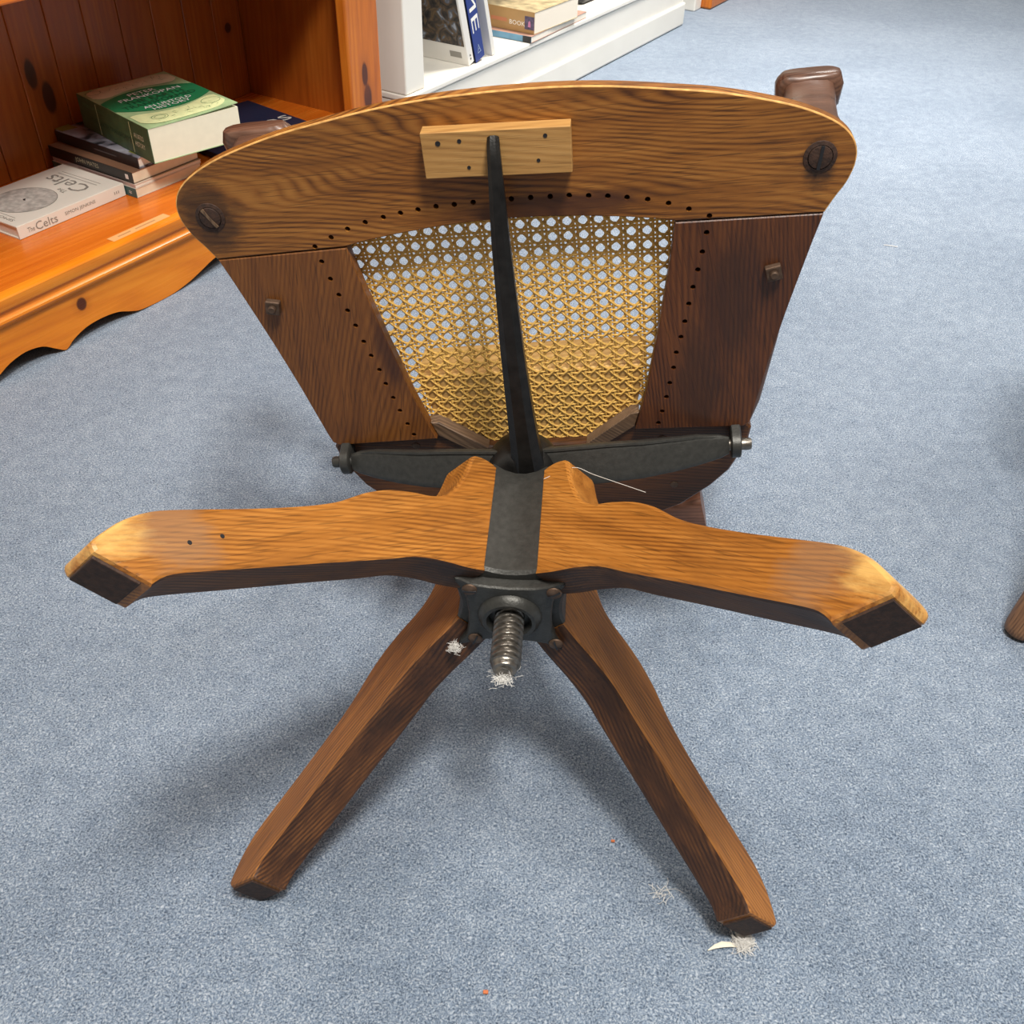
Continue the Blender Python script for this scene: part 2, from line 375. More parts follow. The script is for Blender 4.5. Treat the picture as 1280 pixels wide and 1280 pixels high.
# ------------------------------------------------------------------ pine bookcase
X0, X1 = .30, 1.622
pb = thing('pine_bookcase', 'orange varnished pine bookcase with scalloped base apron on the left', 'bookcase', ROOM @ Vector((.96, 1.46, 0)))
boxo('base_shelf', X0, X1, 1.300, 1.650, .110, .130, M['pine_board'], pb, ROOM, .001)
def mould(name, prof, x0, x1, mat, parent):
    n = len(prof); V = [(x, y, z) for x in (x0, x1) for y, z in prof]
    Fc = [(i, (i + 1) % n, n + (i + 1) % n, n + i) for i in range(n)] + [tuple(range(n)), tuple(range(n, 2 * n))]
    return obj(name, V, Fc, mat, parent, ROOM, 25)
nose = [(1.302, .1302), (1.288, .1302), (1.2845, .1292), (1.283, .127), (1.283, .1135), (1.2842, .1105), (1.302, .1095)]
mould('shelf_nosing', nose, X0, X1, M['pine'], pb)
mo = [(1.302, .1093), (1.2875, .1093), (1.2885, .1055), (1.2885, .101), (1.2865, .0985), (1.2840, .0965), (1.2835, .093), (1.2850, .0895), (1.2885, .0875), (1.2905, .0850), (1.2925, .0825), (1.302, .0825)]
mould('bead_moulding', mo, X0, X1, M['pine'], pb)
apb = [(300, 2), (600, 2), (640, 4), (665, 15), (690, 26), (720, 31), (748, 26), (766, 14), (783, 2.5), (792, 5), (803, 12), (830, 21), (863, 23), (895, 19), (920, 9), (941, 3), (984, 1), (1016, 2), (1053, 8), (1085, 17), (1112, 25), (1150, 31), (1200, 30), (1250, 22), (1300, 6), (1312, 2.5), (1340, 12), (1380, 22), (1420, 22), (1460, 12), (1500, 2), (1622, 2)]
apc = [(q.x / 1000, q.y / 1000) for q in catmull([(a, b, 0) for a, b in apb], 3)]
V = []; Fc = []
for y in (1.294, 1.312):
    for (x, z) in apc: V += [(x, y, max(z, .001)), (x, y, .084)]
n = len(apc)
for i in range(n - 1):
    a = 2 * i; o2 = 2 * n
    Fc += [(a, a + 1, a + 3, a + 2), (o2 + a, o2 + a + 2, o2 + a + 3, o2 + a + 1), (a, a + 2, o2 + a + 2, o2 + a)]
Fc += [(0, 2 * n, 2 * n + 1, 1), (2 * n - 2, 2 * n - 1, 4 * n - 1, 4 * n - 2)]
obj('apron', V, Fc, M['pine'], pb, ROOM, 30)
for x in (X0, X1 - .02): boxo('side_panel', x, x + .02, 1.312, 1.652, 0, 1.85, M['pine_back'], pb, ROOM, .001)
for x in (X0, 1.5255): boxo('stile', x, x + .0965, 1.288, 1.312, .1305, 1.85, M['pine_stile'], pb, ROOM, .004)
k = 0; x = 1.599
while x > X0:
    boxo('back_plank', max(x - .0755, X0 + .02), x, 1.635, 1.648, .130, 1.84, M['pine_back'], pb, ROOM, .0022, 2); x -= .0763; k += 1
for z in (.490, .86, 1.22, 1.58): boxo('shelf', X0 + .02, X1 - .02, 1.290, 1.634, z, z + .022, M['pine_board'], pb, ROOM, .003)
boxo('top_board', X0 - .015, X1 + .015, 1.27, 1.66, 1.85, 1.875, M['pine'], pb, ROOM, .004)
# paper strip stuck to the shelf edge
lab_m = plain('label_strip', (.80, .42, .16), .35)
ink = plain('faint_ink', (.50, .24, .10), .6)
ls = thing('shelf_label', 'narrow worn label strip stuck on the pine shelf edge', 'label', ROOM @ Vector((.983, 1.305, .1302)))
lm = frame(E1, E2, ZZ, ROOM @ Vector((.984, 1.3068, .1303)))
v, f = box(-.060, .060, -.0085, .0085, 0, .0003); obj('strip', v, f, lab_m, ls, lm)
for x0, x1 in ((-.044, -.018), (-.008, .034)):
    v, f = box(x0, x1, -.0015, .0018, .0003, .0004); obj('worn_print', v, f, ink, ls, lm)

# ------------------------------------------------------------------ white bookcase
wb = thing('white_bookcase', 'white painted low bookcase with skirting along the left wall', 'bookcase', ROOM @ Vector((2.45, 1.48, 0)))
WP = M['white_paint']
W0, W1 = 1.724, 3.200
boxo('skirting', W0, W1 + .006, 1.296, 1.314, .001, .068, WP, wb, ROOM, .006, 3)
boxo('base_board', W0 + .004, W1, 1.304, 1.66, .002, .136, WP, wb, ROOM, .0015)
boxo('base_shelf', W0 + .001, W1, 1.2995, 1.66, .1375, .150, WP, wb, ROOM, .003)
for a_, b_ in ((W0 + .004, W0 + .072), (W1 - .072, W1)): boxo('upright', a_, b_, 1.308, 1.645, .1505, 1.2, WP, wb, ROOM, .003)
boxo('back_panel', W0 + .072, W1 - .072, 1.630, 1.645, .1505, 1.2, WP, wb, ROOM, .001)
boxo('shelf', W0 + .072, W1 - .072, 1.310, 1.628, .52, .545, WP, wb, ROOM, .002)
boxo('shelf', W0 + .072, W1 - .072, 1.310, 1.628, .87, .895, WP, wb, ROOM, .002)
boxo('top_board', W0 - .01, W1 + .01, 1.295, 1.655, 1.2, 1.228, WP, wb, ROOM, .004)
# next along the wall
dt = struct(boxo('trim_1', 3.385, 3.440, 1.335, 1.70, 0, 2.1, WP, None, ROOM, .004)); dt['label'] = 'white painted upright beyond the white bookcase'
fb = tag(boxo('pine_cabinet', 3.4415, 3.95, 1.30, 1.68, .001, .9, M['pine_stile'], None, ROOM, .006), 'brown pine cabinet at the far end of the wall', 'cabinet')

# ------------------------------------------------------------------ books
def book(name, label, x, y, z, rot, w_, h_, t_, cover, spine=None, back=None, pages=None, board=.0022, flap=0, group=None, M4=None, cat='book', round_spine=True):
    """local axes: x away from the spine, y up the cover, z through the thickness (front cover on +z)"""
    R = M4 or (ROOM @ Matrix.Translation((x, y, z)) @ rot)
    t = thing(name, label, cat, R.translation, R.to_3x3().to_4x4(), group or ('books on the white shelf' if R.translation.y > 1.95 else 'books on the pine shelf'))
    sp = spine or cover; bk = back or cover
    b = board
    V = []; Fc = []; fm = []
    def add(bx, mi):
        k = len(V); V.extend(bx[0]); Fc.extend([tuple(i + k for i in q) for q in bx[1]]); fm.extend([mi] * 6)
    add(box(b * .6, w_, 0, h_, 0, b), 2)
    k = len(V); nseg = 8                      # front cover, may curl up along its free edge
    for i in range(nseg + 1):
        xx = lerp(b * .6, w_, i / nseg)
        for yy in (0, h_):
            lift = flap * (i / nseg) ** 2 * (1 if yy == 0 else .7)
            V.extend([(xx, yy, t_ - b + lift), (xx, yy, t_ + lift)])
    for i in range(nseg):
        a0 = k + 4 * i; a1 = a0 + 4
        for q in ((a0 + 1, a0 + 3, a1 + 3, a1 + 1), (a0, a1, a1 + 2, a0 + 2), (a0, a0 + 1, a1 + 1, a1), (a0 + 2, a1 + 2, a1 + 3, a0 + 3)): Fc.append(q); fm.append(0)
    Fc.append((k, k + 2, k + 3, k + 1)); fm.append(0); e = k + 4 * nseg; Fc.append((e, e + 1, e + 3, e + 2)); fm.append(0)
    add(box(0, b, 0, h_, b * .3, t_ - b * .3), 1)
    obj('cover', V, Fc, cover, t, R, 30, 0, 1, [cover, sp, bk], fm)
    ins = .0025 if board > .0015 else .0008
    v, f = box(b, w_ - ins, ins, h_ - ins, b, t_ - b); obj('pages', v, f, pages or M['pages'], t, R)
    t['R'] = 0; del t['R']
    return t, R
def on_front(R, x, y, t_, ang=0, lift=.0004): return R @ Matrix.Translation((x, y, t_ + lift)) @ Matrix.Rotation(ang, 4, 'Z')
def on_spine(R, y, z, lift=.0005):            # reads from the head of the book to its foot
    return R @ frame(Vector((0, -1, 0)), Vector((0, 0, 1)), Vector((-1, 0, 0)), Vector((-lift, y, z)))
def on_back(R, x, y, lift=.0005): return R @ frame(Vector((-1, 0, 0)), Vector((0, 1, 0)), Vector((0, 0, -1)), Vector((x, y, -lift)))
RZ = lambda d: Matrix.Rotation(math.radians(d), 4, 'Z')
def flat(name, pts, mat, parent, M4):
    return obj(name, [(p[0], p[1], 0) for p in pts], [tuple(range(len(pts)))], mat, parent, M4)
def ring(name, cx, cy, rx, ry, wd, mat, parent, M4, n=32, a0=0, a1=360):
    V = []; Fc = []
    for i in range(n + 1):
        a = math.radians(lerp(a0, a1, i / n))
        for q in (0, wd): V.append((cx + (rx - q) * math.cos(a), cy + (ry - q) * math.sin(a), 0))
    for i in range(n): Fc.append((2 * i, 2 * i + 1, 2 * i + 3, 2 * i + 2))
    return obj(name, V, Fc, mat, parent, M4)
white = plain('print_white', (.85, .85, .82), .5); black = plain('print_black', (.012, .012, .014), .5)
greyp = plain('print_grey', (.27, .25, .22), .6); dgreen = plain('print_dark_green', (.008, .075, .030), .5)
ivory = plain('ivory_cover', (.80, .77, .68), .5, 0, .02, 30)

# white book lying at the left, its spine to the front
t1, R1 = book('hardback_book', 'ivory book with a grey disc lying flat at the front of the pine shelf', 1.062, 1.4255, .1303, RZ(90.3), .155, .2165, .0215, ivory, pages=M['pages_white'], board=.002)
disc = plain('disc_print', (.48, .46, .42), .6, 0, .3, 90)
flat('disc', [(.078 + .051 * math.cos(a * math.pi / 24), .140 + .051 * math.sin(a * math.pi / 24)) for a in range(48)], disc, t1, on_front(R1, 0, 0, .0215, 0, .0003))
ring('disc_rim', .078, .140, .052, .052, .0012, greyp, t1, on_front(R1, 0, 0, .0215, 0, .0005))
flat('disc_notch', [(.074, .142), (.081, .136), (.083, .140), (.078, .143)], black, t1, on_front(R1, 0, 0, .0215, 0, .0006))
text('title', 'Celts', .098, .032, greyp, t1, on_front(R1, .079, .055, .0215))
text('title', 'The', .022, .010, greyp, t1, on_front(R1, .060, .080, .0215))
text('author', 'SIMON JENKINS', .110, .0085, greyp, t1, on_front(R1, .078, .203, .0215))
flat('subtitle', [(.030, .030), (.128, .030), (.128, .0325), (.030, .0325)], plain('print_pale_grey', (.50, .48, .43), .6), t1, on_front(R1, 0, 0, .0215))
for y_ in (.023, .195): flat('rule', [(.030, y_), (.128, y_), (.128, y_ + .0009), (.030, y_ + .0009)], greyp, t1, on_front(R1, 0, 0, .0215))
text('spine_title', 'The', .013, .008, greyp, t1, on_spine(R1, .193, .0100)); text('spine_title', 'Celts', .042, .0135, greyp, t1, on_spine(R1, .163, .0110))
text('spine_author', 'SIMON JENKINS', .062, .0072, greyp, t1, on_spine(R1, .095, .0108)); text('spine_imprint', 'III', .010, .0045, greyp, t1, on_spine(R1, .018, .0110))

# the stack
SX, SY = 1.0640, 1.400
teal = plain('teal_cover', (.045, .115, .115), .5); cream = plain('cream_cover', (.70, .62, .52), .6)
blk = plain('black_cover', (.012, .009, .009), .35); blk2 = plain('black_cover_rose', (.020, .012, .012), .35)
tb, Rb = book('paperback_book', 'teal spined paperback at the bottom of the shelf stack', SX, SY, .1303, RZ(-1.5), .150, .222, .0165, cream, teal, board=.0012)
text('spine_mark', '*', .007, .007, white, tb, on_spine(Rb, .014, .008))
tc_, Rc = book('paperback_book', 'thin cream paperback second from the bottom of the stack', SX + .002, SY + .001, .1470, RZ(-2), .150, .222, .0062, cream, plain('rose_cover', (.52, .40, .36), .6), board=.0010, pages=M['pages_white'])
flat('spine_lines', [(-.060, -.0008), (.060, -.0008), (.060, .0008), (-.060, .0008)], plain('rose_ink', (.36, .20, .18), .6), tc_, on_spine(Rc, .09, .0032))
td, Rd = book('paperback_book', 'black paperback with pale spine lettering under the picture covered book', SX + .003, SY + .004, .1535, RZ(-1.5), .148, .222, .0195, plain('tan_cover', (.22, .12, .07), .5), blk, board=.0012)
text('spine_author', 'JOHN MATES', .062, .0100, plain('pale_gold_ink', (.46, .40, .27), .5), td, on_spine(Rd, .118, .0102)); flat('spine_mark', [(-.004, -.004), (.004, -.004), (.004, .0045), (-.004, .0045)], white, td, on_spine(Rd, .014, .010))
pic, N_, L_, P_ = new_mat('storm_cover')
tcx = N_.new('ShaderNodeTexCoord'); nx = N_.new('ShaderNodeTexNoise'); nx.inputs['Scale'].default_value = 26; nx.inputs['Detail'].default_value = 6; nx.inputs['Distortion'].default_value = .8
L_.new(tcx.outputs['Object'], nx.inputs['Vector']); rx = N_.new('ShaderNodeValToRGB'); rx.color_ramp.elements[0].position = .36; rx.color_ramp.elements[0].color = (.015, .015, .022, 1)
rx.color_ramp.elements[1].position = .66; rx.color_ramp.elements[1].color = (.42, .44, .50, 1); e_ = rx.color_ramp.elements.new(.5); e_.color = (.24, .24, .29, 1)
L_.new(nx.outputs['Fac'], rx.inputs['Fac']); L_.new(rx.outputs['Color'], P_.inputs['Base Color']); P_.inputs['Roughness'].default_value = .3
te, Re = book('hardback_book', 'black spined book with a grey stormy picture cover under the thick green book', SX + .022, SY + .006, .1732, RZ(-2.5), .150, .222, .0195, pic, blk2, board=.0022, pages=M['pages_white'])
olive = plain('olive_print', (.24, .25, .05), .5)
flat('cover_patch', [(.010, .014), (.040, .014), (.040, .034), (.010, .034)], olive, te, on_front(Re, 0, 0, .0195)); flat('cover_patch', [(.004, .205), (.034, .200), (.034, .228), (.004, .228)], olive, te, on_front(Re, 0, 0, .0195))
flat('spine_lines', [(-.030, -.0012), (.030, -.0012), (.030, .0012), (-.030, .0012)], plain('grey_ink', (.10, .085, .085), .5), te, on_spine(Re, .085, .010))
grn = plain('green_map_cover', (.36, .50, .26), .45, 0, .18, 40); gsp = plain('green_spine', (.060, .105, .040), .45, 0, .2, 50); gband = plain('green_band', (.012, .20, .075), .45)
GT = .0585
tg, Rg = book('thick_paperback_book', 'very thick green paperback on top of the stack', 1.083, 1.359, .1930, RZ(-13), .176, .246, GT, grn, gsp, board=.0012, flap=.006, pages=plain('page_ivory', (.84, .78, .60), .8, 0, .03, 60))
# printed band and map lines, following the curl of the cover
def curl(x): return .006 * (x / .176) ** 2 * .85 + .0006
def strip_on(name, lo, hi, mat, lift=0, x0=.001, x1=.1755, n=24):
    V = []; Fc = []
    for i in range(n + 1):
        x_ = lerp(x0, x1, i / n); V += [(x_, lo(x_), curl(x_) + lift), (x_, hi(x_), curl(x_) + lift)]
    for i in range(n): Fc.append((2 * i, 2 * i + 1, 2 * i + 3, 2 * i + 2))
    return obj(name, V, Fc, mat, tg, on_front(Rg, 0, 0, GT, 0, 0))
strip_on('green_band', lambda q: .064 + .034 * abs(q / .088 - 1) ** 2 + .010 * (1 - q / .088), lambda q: .186 - .034 * abs(q / .088 - 1) ** 2 + .006 * (1 - q / .088), gband, .0003)
mapl = plain('map_line', (.10, .22, .10), .5); sand = plain('map_sand', (.70, .66, .46), .5, 0, .1, 60); ylw = plain('map_yellow', (.74, .80, .42), .5, 0, .1, 60)
strip_on('map_panel', lambda q: .196 - .040 * (q / .088 - 1) ** 2 + .050 * abs(q / .088 - 1) ** 6, lambda q: .240 - .030 * abs(q / .088 - 1) ** 6, sand, .0003, .006, .170)
strip_on('map_panel', lambda q: .008 + .035 * abs(q / .088 - 1) ** 6, lambda q: .054 + .036 * (q / .088 - 1) ** 2 - .028 * abs(q / .088 - 1) ** 6, ylw, .0003, .006, .170)
for c in [(.045, .036, .015), (.045, .036, .010), (.150, .045, .018), (.020, .222, .014)]:
    V = []; Fc = []
    for i in range(25):
        a = i * math.pi / 12
        for q in (0, .0009):
            xx = c[0] + (c[2] - q) * math.cos(a); V.append((xx, c[1] + (c[2] * .8 - q) * math.sin(a), curl(xx) + .0006))
    obj('map_circle', V, [(2 * i, 2 * i + 1, 2 * i + 3, 2 * i + 2) for i in range(24)], mapl, tg, on_front(Rg, 0, 0, GT, 0, 0))
rnd = random.Random(3)
V = []; Fc = []
for i in range(46):
    cx = rnd.uniform(.03, .155); cy = rnd.choice([rnd.uniform(.02, .045), rnd.uniform(.205, .228)]); ang = rnd.uniform(0, 3.1); ln = rnd.uniform(.004, .012)
    k = len(V)
    for sx, sy in ((-1, -1), (1, -1), (1, 1), (-1, 1)):
        xx = cx + sx * ln / 2 * math.cos(ang) - sy * .0003 * math.sin(ang); yy = cy + sx * ln / 2 * math.sin(ang) + sy * .0003 * math.cos(ang); V.append((xx, yy, curl(xx) + .0007))
    Fc.append((k, k + 1, k + 2, k + 3))
obj('map_linework', V, Fc, mapl, tg, on_front(Rg, 0, 0, GT, 0, 0))['kind'] = 'stuff'
for s, wd, ht, y_, mt, xx in (('PETER', .052, .0135, .166, white, .084), ('FRANKOPAN', .118, .0135, .1475, white, .090), ('THE EARTH', .112, .0150, .128, dgreen, .088), ('TRANSFORMED', .140, .0150, .109, dgreen, .088), ('AN UNTOLD', .092, .0115, .0905, white, .092), ('HISTORY', .072, .0115, .0760, white, .092)):
    text('cover_lettering', s, wd, ht, mt, tg, on_front(Rg, xx, y_, GT, 0, .0034) @ Matrix.Rotation(-math.radians(1.7), 4, 'Y'))
for s, wd, ht, y_, z_, mt in (('PETER FRANKOPAN', .075, .006, .190, .045, mapl), ('THE EARTH TRANSFORMED', .150, .008, .130, .024, plain('spine_green', (.025, .06, .025), .5)), ('AN UNTOLD', .032, .0085, .036, .036, sand), ('HISTORY', .032, .0085, .036, .022, sand)):
    text('spine_lettering', s, wd, ht, mt, tg, on_spine(Rg, y_, z_))
for y_ in (.062, .178): flat('spine_rule', [(-.0008, -.026), (.0008, -.026), (.0008, .026), (-.0008, .026)], ylw, tg, on_spine(Rg, y_, GT / 2))
# dark blue book behind the chair
navy = plain('navy_cover', (.016, .024, .060), .4)
tn, Rn = book('flat_navy_book', 'large navy blue book lying flat in the corner of the pine shelf', 1.262, 1.352, .1303, RZ(-8), .235, .262, .012, navy, board=.002)
text('cover_lettering', 'ies', .078, .038, plain('title_silver', (.62, .60, .55), .5), tn, on_front(Rn, .190, .128, .012, 0))

# books on the white shelf
def stand(e1, e2, lean, yaw=0):
    m = frame(Vector((0, 1, 0)), Vector((0, 0, 1)), Vector((1, 0, 0)), Vector((0, 0, 0)))       # x into the shelf, y up, z along
    return ROOM @ Matrix.Translation((e1, e2, .1506)) @ Matrix.Rotation(math.radians(yaw), 4, 'Z') @ Matrix.Rotation(math.radians(-lean), 4, 'Y') @ m
wc = plain('white_cover', (.74, .71, .66), .4)
phm, N_, L_, P_ = new_mat('photo_back_cover')
tcx = N_.new('ShaderNodeTexCoord'); nx = N_.new('ShaderNodeTexNoise'); nx.inputs['Scale'].default_value = 34; nx.inputs['Detail'].default_value = 3; nx.inputs['Distortion'].default_value = 1.2
L_.new(tcx.outputs['Object'], nx.inputs['Vector']); rx = N_.new('ShaderNodeValToRGB'); cr = rx.color_ramp
cr.elements[0].position = .36; cr.elements[0].color = (.010, .010, .012, 1); cr.elements[1].position = .7; cr.elements[1].color = (.30, .32, .36, 1)
for p_, c_ in ((.46, (.045, .035, .030, 1)), (.54, (.12, .075, .035, 1)), (.6, (.075, .09, .12, 1))): e_ = cr.elements.new(p_); e_.color = c_
L_.new(nx.outputs['Fac'], rx.inputs['Fac']); L_.new(rx.outputs['Color'], P_.inputs['Base Color']); P_.inputs['Roughness'].default_value = .4
LEAN = 17
tp, Rp = book('picture_book', 'white spined book with a dark photograph cover leaning on the white shelf', 0, 0, 0, None, .21, .27, .022, wc, wc, wc, M['pages_white'], M4=stand(1.986, 1.318, LEAN), board=.0022)
flat('cover_photograph', [(-.205, .045), (-.004, .045), (-.004, .262), (-.205, .262)], phm, tp, on_back(Rp, 0, 0))
flat('barcode', [(-.048, .016), (-.016, .016), (-.016, .030), (-.048, .030)], greyp, tp, on_back(Rp, 0, 0))
for q in (.012, .020): flat('spine_mark', [(-.0022, -.002), (.0022, -.002), (.0022, .002), (-.0022, .002)], black, tp, on_spine(Rp, q, .011))
blu = plain('royal_blue_cover', (.010, .030, .20), .35); nvy = plain('dark_navy_cover', (.008, .010, .030), .4)
tq, Rq = book('hardback_book', 'royal blue book with big white spine letters leaning on the white shelf', 0, 0, 0, None, .20, .27, .038, blu, blu, nvy, M['pages_white'], M4=stand(2.0135, 1.316, LEAN), board=.0026)
text('spine_title', 'ME', .104, .027, plain('title_white', (.85, .83, .78), .4), tq, on_spine(Rq, .119, .020))
for pts in ([(-.007, -.009), (0, .010), (.0012, .010), (-.0055, -.009)], [(.007, -.009), (0, .010), (-.0012, .010), (.0055, -.009)], [(-.007, -.009), (.007, -.009), (.007, -.0076), (-.007, -.0076)], [(-.0035, -.001), (.0035, -.001), (.003, 0), (-.003, 0)]):
    flat('mountain_emblem', pts, plain('emblem_pale', (.40, .48, .62), .5), tq, on_spine(Rq, .026, .019) @ Matrix.Rotation(math.radians(90), 4, 'Z'))
tr_, Rr = book('paperback_book', 'thin plain white book leaning beside the royal blue book', 0, 0, 0, None, .19, .25, .014, wc, wc, plain('grey_back', (.58, .58, .60), .4), M['pages_white'], M4=stand(2.087, 1.318, LEAN), board=.0015)
# brown stack
brn = plain('brown_cover', (.42, .25, .10), .45, 0, .06, 20)
tu, Ru = book('paperback_book', 'slim white paged paperback under the brown book on the white shelf', 2.232, 1.297, .1506, RZ(1), .300, .215, .0150, plain('pinkish_cover', (.45, .26, .20), .4), plain('teal_blue_spine', (.12, .27, .40), .4, 0, .3, 18), board=.0012, pages=M['pages_white'])
flat('black_spine_end', [(-.012, -.0072), (.012, -.0072), (.012, .0072), (-.012, .0072)], black, tu, on_spine(Ru, .012, .0075))
BT = .050
tv, Rv = book('thick_paperback_book', 'thick brown book with white spine lettering on the white shelf', 2.250, 1.300, .1661, RZ(-2), .212, .210, BT, plain('map_brown_cover', (.46, .36, .20), .4, 0, .4, 45), brn, board=.0014, pages=plain('page_pink', (.82, .74, .62), .8))
text('spine_title', 'BOOK', .046, .0105, plain('title_white2', (.85, .82, .74), .4), tv, on_spine(Rv, .050, .020)); flat('spine_smudge', [(-.024, -.004), (.024, -.004), (.024, .0045), (-.024, .0045)], plain('title_red', (.52, .20, .10), .4), tv, on_spine(Rv, .105, .022))
flat('spine_picture', [(-.014, -.015), (.014, -.015), (.014, .015), (-.014, .015)], plain('purple_print', (.095, .070, .13), .5, 0, .5, 120), tv, on_spine(Rv, .014, .024, .0004))
flat('spine_picture', [(-.004, -.007), (.004, -.007), (.003, .004), (0, .008), (-.003, .004)], plain('pink_print', (.55, .20, .36), .5), tv, on_spine(Rv, .014, .022, .0007))
tag(boxo('black_case', 2.640, 2.740, 1.372, 1.50, .1506, .185, plain('black_plastic', (.008, .008, .008), .25), None, ROOM, .012, 3), 'small glossy black case at the right of the white shelf', 'case')

# ================================================================== THE OVERTURNED CHAIR
root = BASE.translation.copy(); root.z = 0
ch = thing('swivel_armchair', 'overturned oak swivel armchair lying on its back, underside to the viewer', 'chair', root)

# ---- legs
LT = .0345
top = [(44, -143), (56, -143), (66, -140), (73, -135), (76, -122), (79, -108), (85, -90), (91, -78), (99, -69), (110, -61.5), (124, -54.5), (144, -42), (161, -27), (172, -14), (184, 0), (206, 20), (240, 47), (279, 76), (296, 90), (307, 104), (313, 116), (317, 126), (317.5, 130.5), (314, 134.2)]
bot = [(278, 134.5), (272, 124.5), (258, 112.8), (225, 88.5), (180, 55), (135, 22), (110, 3), (86, -9), (62, -18), (44, -26)]
prof = mm([(q.x, q.y) for q in catmull([(a, b, 0) for a, b in top], 3)] + [(q.x, q.y) for q in catmull([(a, b, 0) for a, b in bot], 3)])
legs = []
for sb, sc_ in ((1, -1), (1, 1), (-1, -1), (-1, 1)):
    Ld = (B * sb + Cc * sc_).normalized(); Yd = A.cross(Ld).normalized()
    LM = frame(Ld, Yd, A, BASE.translation)
    # plate lies in x/z: build in (x, z') and turn
    PM = LM @ Matrix.Rotation(math.radians(90), 4, 'X')     # plate x -> leg x, plate y -> along spindle, plate z -> -thickness
    if not legs:
        lg = plate('leg', prof, [], [(.0028, -LT / 2), (.0008, -LT / 2 + .0008), (0, -LT / 2 + .003), (0, LT / 2 - .003), (.0008, LT / 2 - .0008), (.0028, LT / 2)], M['leg'], ch, PM, 14)
        # turn the vertices so that object axes follow the leg frame
        for v_ in lg.data.vertices: v_.co = Matrix.Rotation(math.radians(90), 3, 'X') @ v_.co
        place(lg, ch, LM)
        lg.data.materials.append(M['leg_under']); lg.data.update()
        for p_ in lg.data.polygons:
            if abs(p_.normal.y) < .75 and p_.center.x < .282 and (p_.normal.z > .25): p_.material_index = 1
    else:
        lg = link('leg', legs[0].data, ch, LM)
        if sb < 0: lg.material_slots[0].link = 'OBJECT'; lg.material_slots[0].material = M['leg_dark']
    legs.append(lg)
    pv, pf = box(.2835, .3130, -LT / 2 + .0032, LT / 2 - .0032, .1335, .1362)
    if len(legs) == 1: pad = obj('foot_pad', pv, pf, M['pad'], lg, LM, False, .0008)
    else:
        pad = link('foot_pad', D.objects['foot_pad'].data, lg, LM)
for x_, z_ in ((.2681, .0962), (.2511, .0795)):
    lathe('nail_hole', [(.0016, 0), (.0014, .0003), (0, .0003)], black, legs[0], WORLD[legs[0].name] @ axis_frame((x_, (-1 if (WORLD[legs[0].name].to_3x3() @ Vector((0, 1, 0))).z < 0 else 1) * LT / 2, z_), (0, -1 if (WORLD[legs[0].name].to_3x3() @ Vector((0, 1, 0))).z < 0 else 1, 0)), 10)
D.objects['foot_pad']['label'] = 'dark pad on the foot end'

# ---- iron column between the legs
V = []; Fc = []; ns = 6; lv = [(-.1440, .036, 1.03), (-.1400, .0375, 1.02), (-.125, .0405, 1), (-.06, .0415, 1), (-.030, .0415, 1), (-.027, .039, .96)]
for s, rm, kf in lv:
    for q in range(4):
        for i in range(ns):
            t_ = i / (ns - 1); x_ = lerp(-.0222, .0222, t_) * kf; y_ = lerp(.0452 * kf, rm, 1 - (2 * t_ - 1) ** 2)
            a_ = -q * math.pi / 2; V.append((x_ * math.cos(a_) - y_ * math.sin(a_), x_ * math.sin(a_) + y_ * math.cos(a_), s))
n = 4 * ns
for j in range(len(lv) - 1):
    for i in range(n): Fc.append((j * n + i, j * n + (i + 1) % n, (j + 1) * n + (i + 1) % n, (j + 1) * n + i))
Fc += [tuple(range(n)), tuple((len(lv) - 1) * n + i for i in range(n))]
obj('hub_column', V, Fc, M['iron'], ch, BASE, 30)

# ---- lobed plate under the hub
sq = []
for q in range(4):
    a_ = q * math.pi / 2
    for x_, y_ in ((-.030, .0365), (-.018, .0345), (0, .0335), (.018, .0345), (.030, .0375), (.0375, .0425), (.0425, .0440), (.0440, .0425), (.0425, .0375)):
        sq.append((x_ * math.cos(a_) + y_ * math.sin(a_), -x_ * math.sin(a_) + y_ * math.cos(a_)))
bp = plate('base_plate', sq, [], [(0, -.0270), (0, -.0190), (.001, -.0175), (.003, -.0170)], M['iron'], ch, BASE, 30)
lathe('collar', [(.0165, -.024), (.0165, -.012), (.0185, -.0095), (.0215, -.0095), (.0245, -.0125), (.0262, -.0165), (.0262, -.020)], M['iron'], bp, BASE, 28, 40)
for i, (x_, y_) in enumerate(((-.0315, .031), (.035, .032), (-.029, -.033), (.038, -.0345))):
    sm = BASE @ Matrix.Translation((x_, y_, -.0172)) @ RZ(35 * i)
    sc0 = lathe('plate_screw', [(.0062, 0), (.0060, .0012), (.0040, .0024), (0, .0028)], M['screw'], bp, sm, 14)
    v, f = box(-.0055, .0055, -.0007, .0007, .0018, .0030); obj('slot', v, f, black, sc0, sm)
# ---- threaded spindle
V = []; Fc = []; S0, S1, PIT, R0 = -.045, .0356, .0058, .0122; na = 26; nz = 150
for j in range(nz + 1):
    s = lerp(S0, S1, j / nz)
    for i in range(na):
        ph = (s / PIT - i / na) % 1; d_ = abs(ph - .5) * 2
        hgt = min(1, max(0, (d_ - .18) / .34)); rr_ = R0 - .0026 * (1 - hgt)
        if s > S1 - .005: rr_ = min(rr_, R0 - .0012 - (s - S1 + .005) * .35)
        V.append((rr_ * math.cos(2 * math.pi * i / na), rr_ * math.sin(2 * math.pi * i / na), s))
for j in range(nz):
    for i in range(na): Fc.append((j * na + i, j * na + (i + 1) % na, (j + 1) * na + (i + 1) % na, (j + 1) * na + i))
k = len(V); V.append((0, 0, S1 - .006))
for i in range(na): V.append((.0065 * math.cos(2 * math.pi * i / na), .0065 * math.sin(2 * math.pi * i / na), S1))
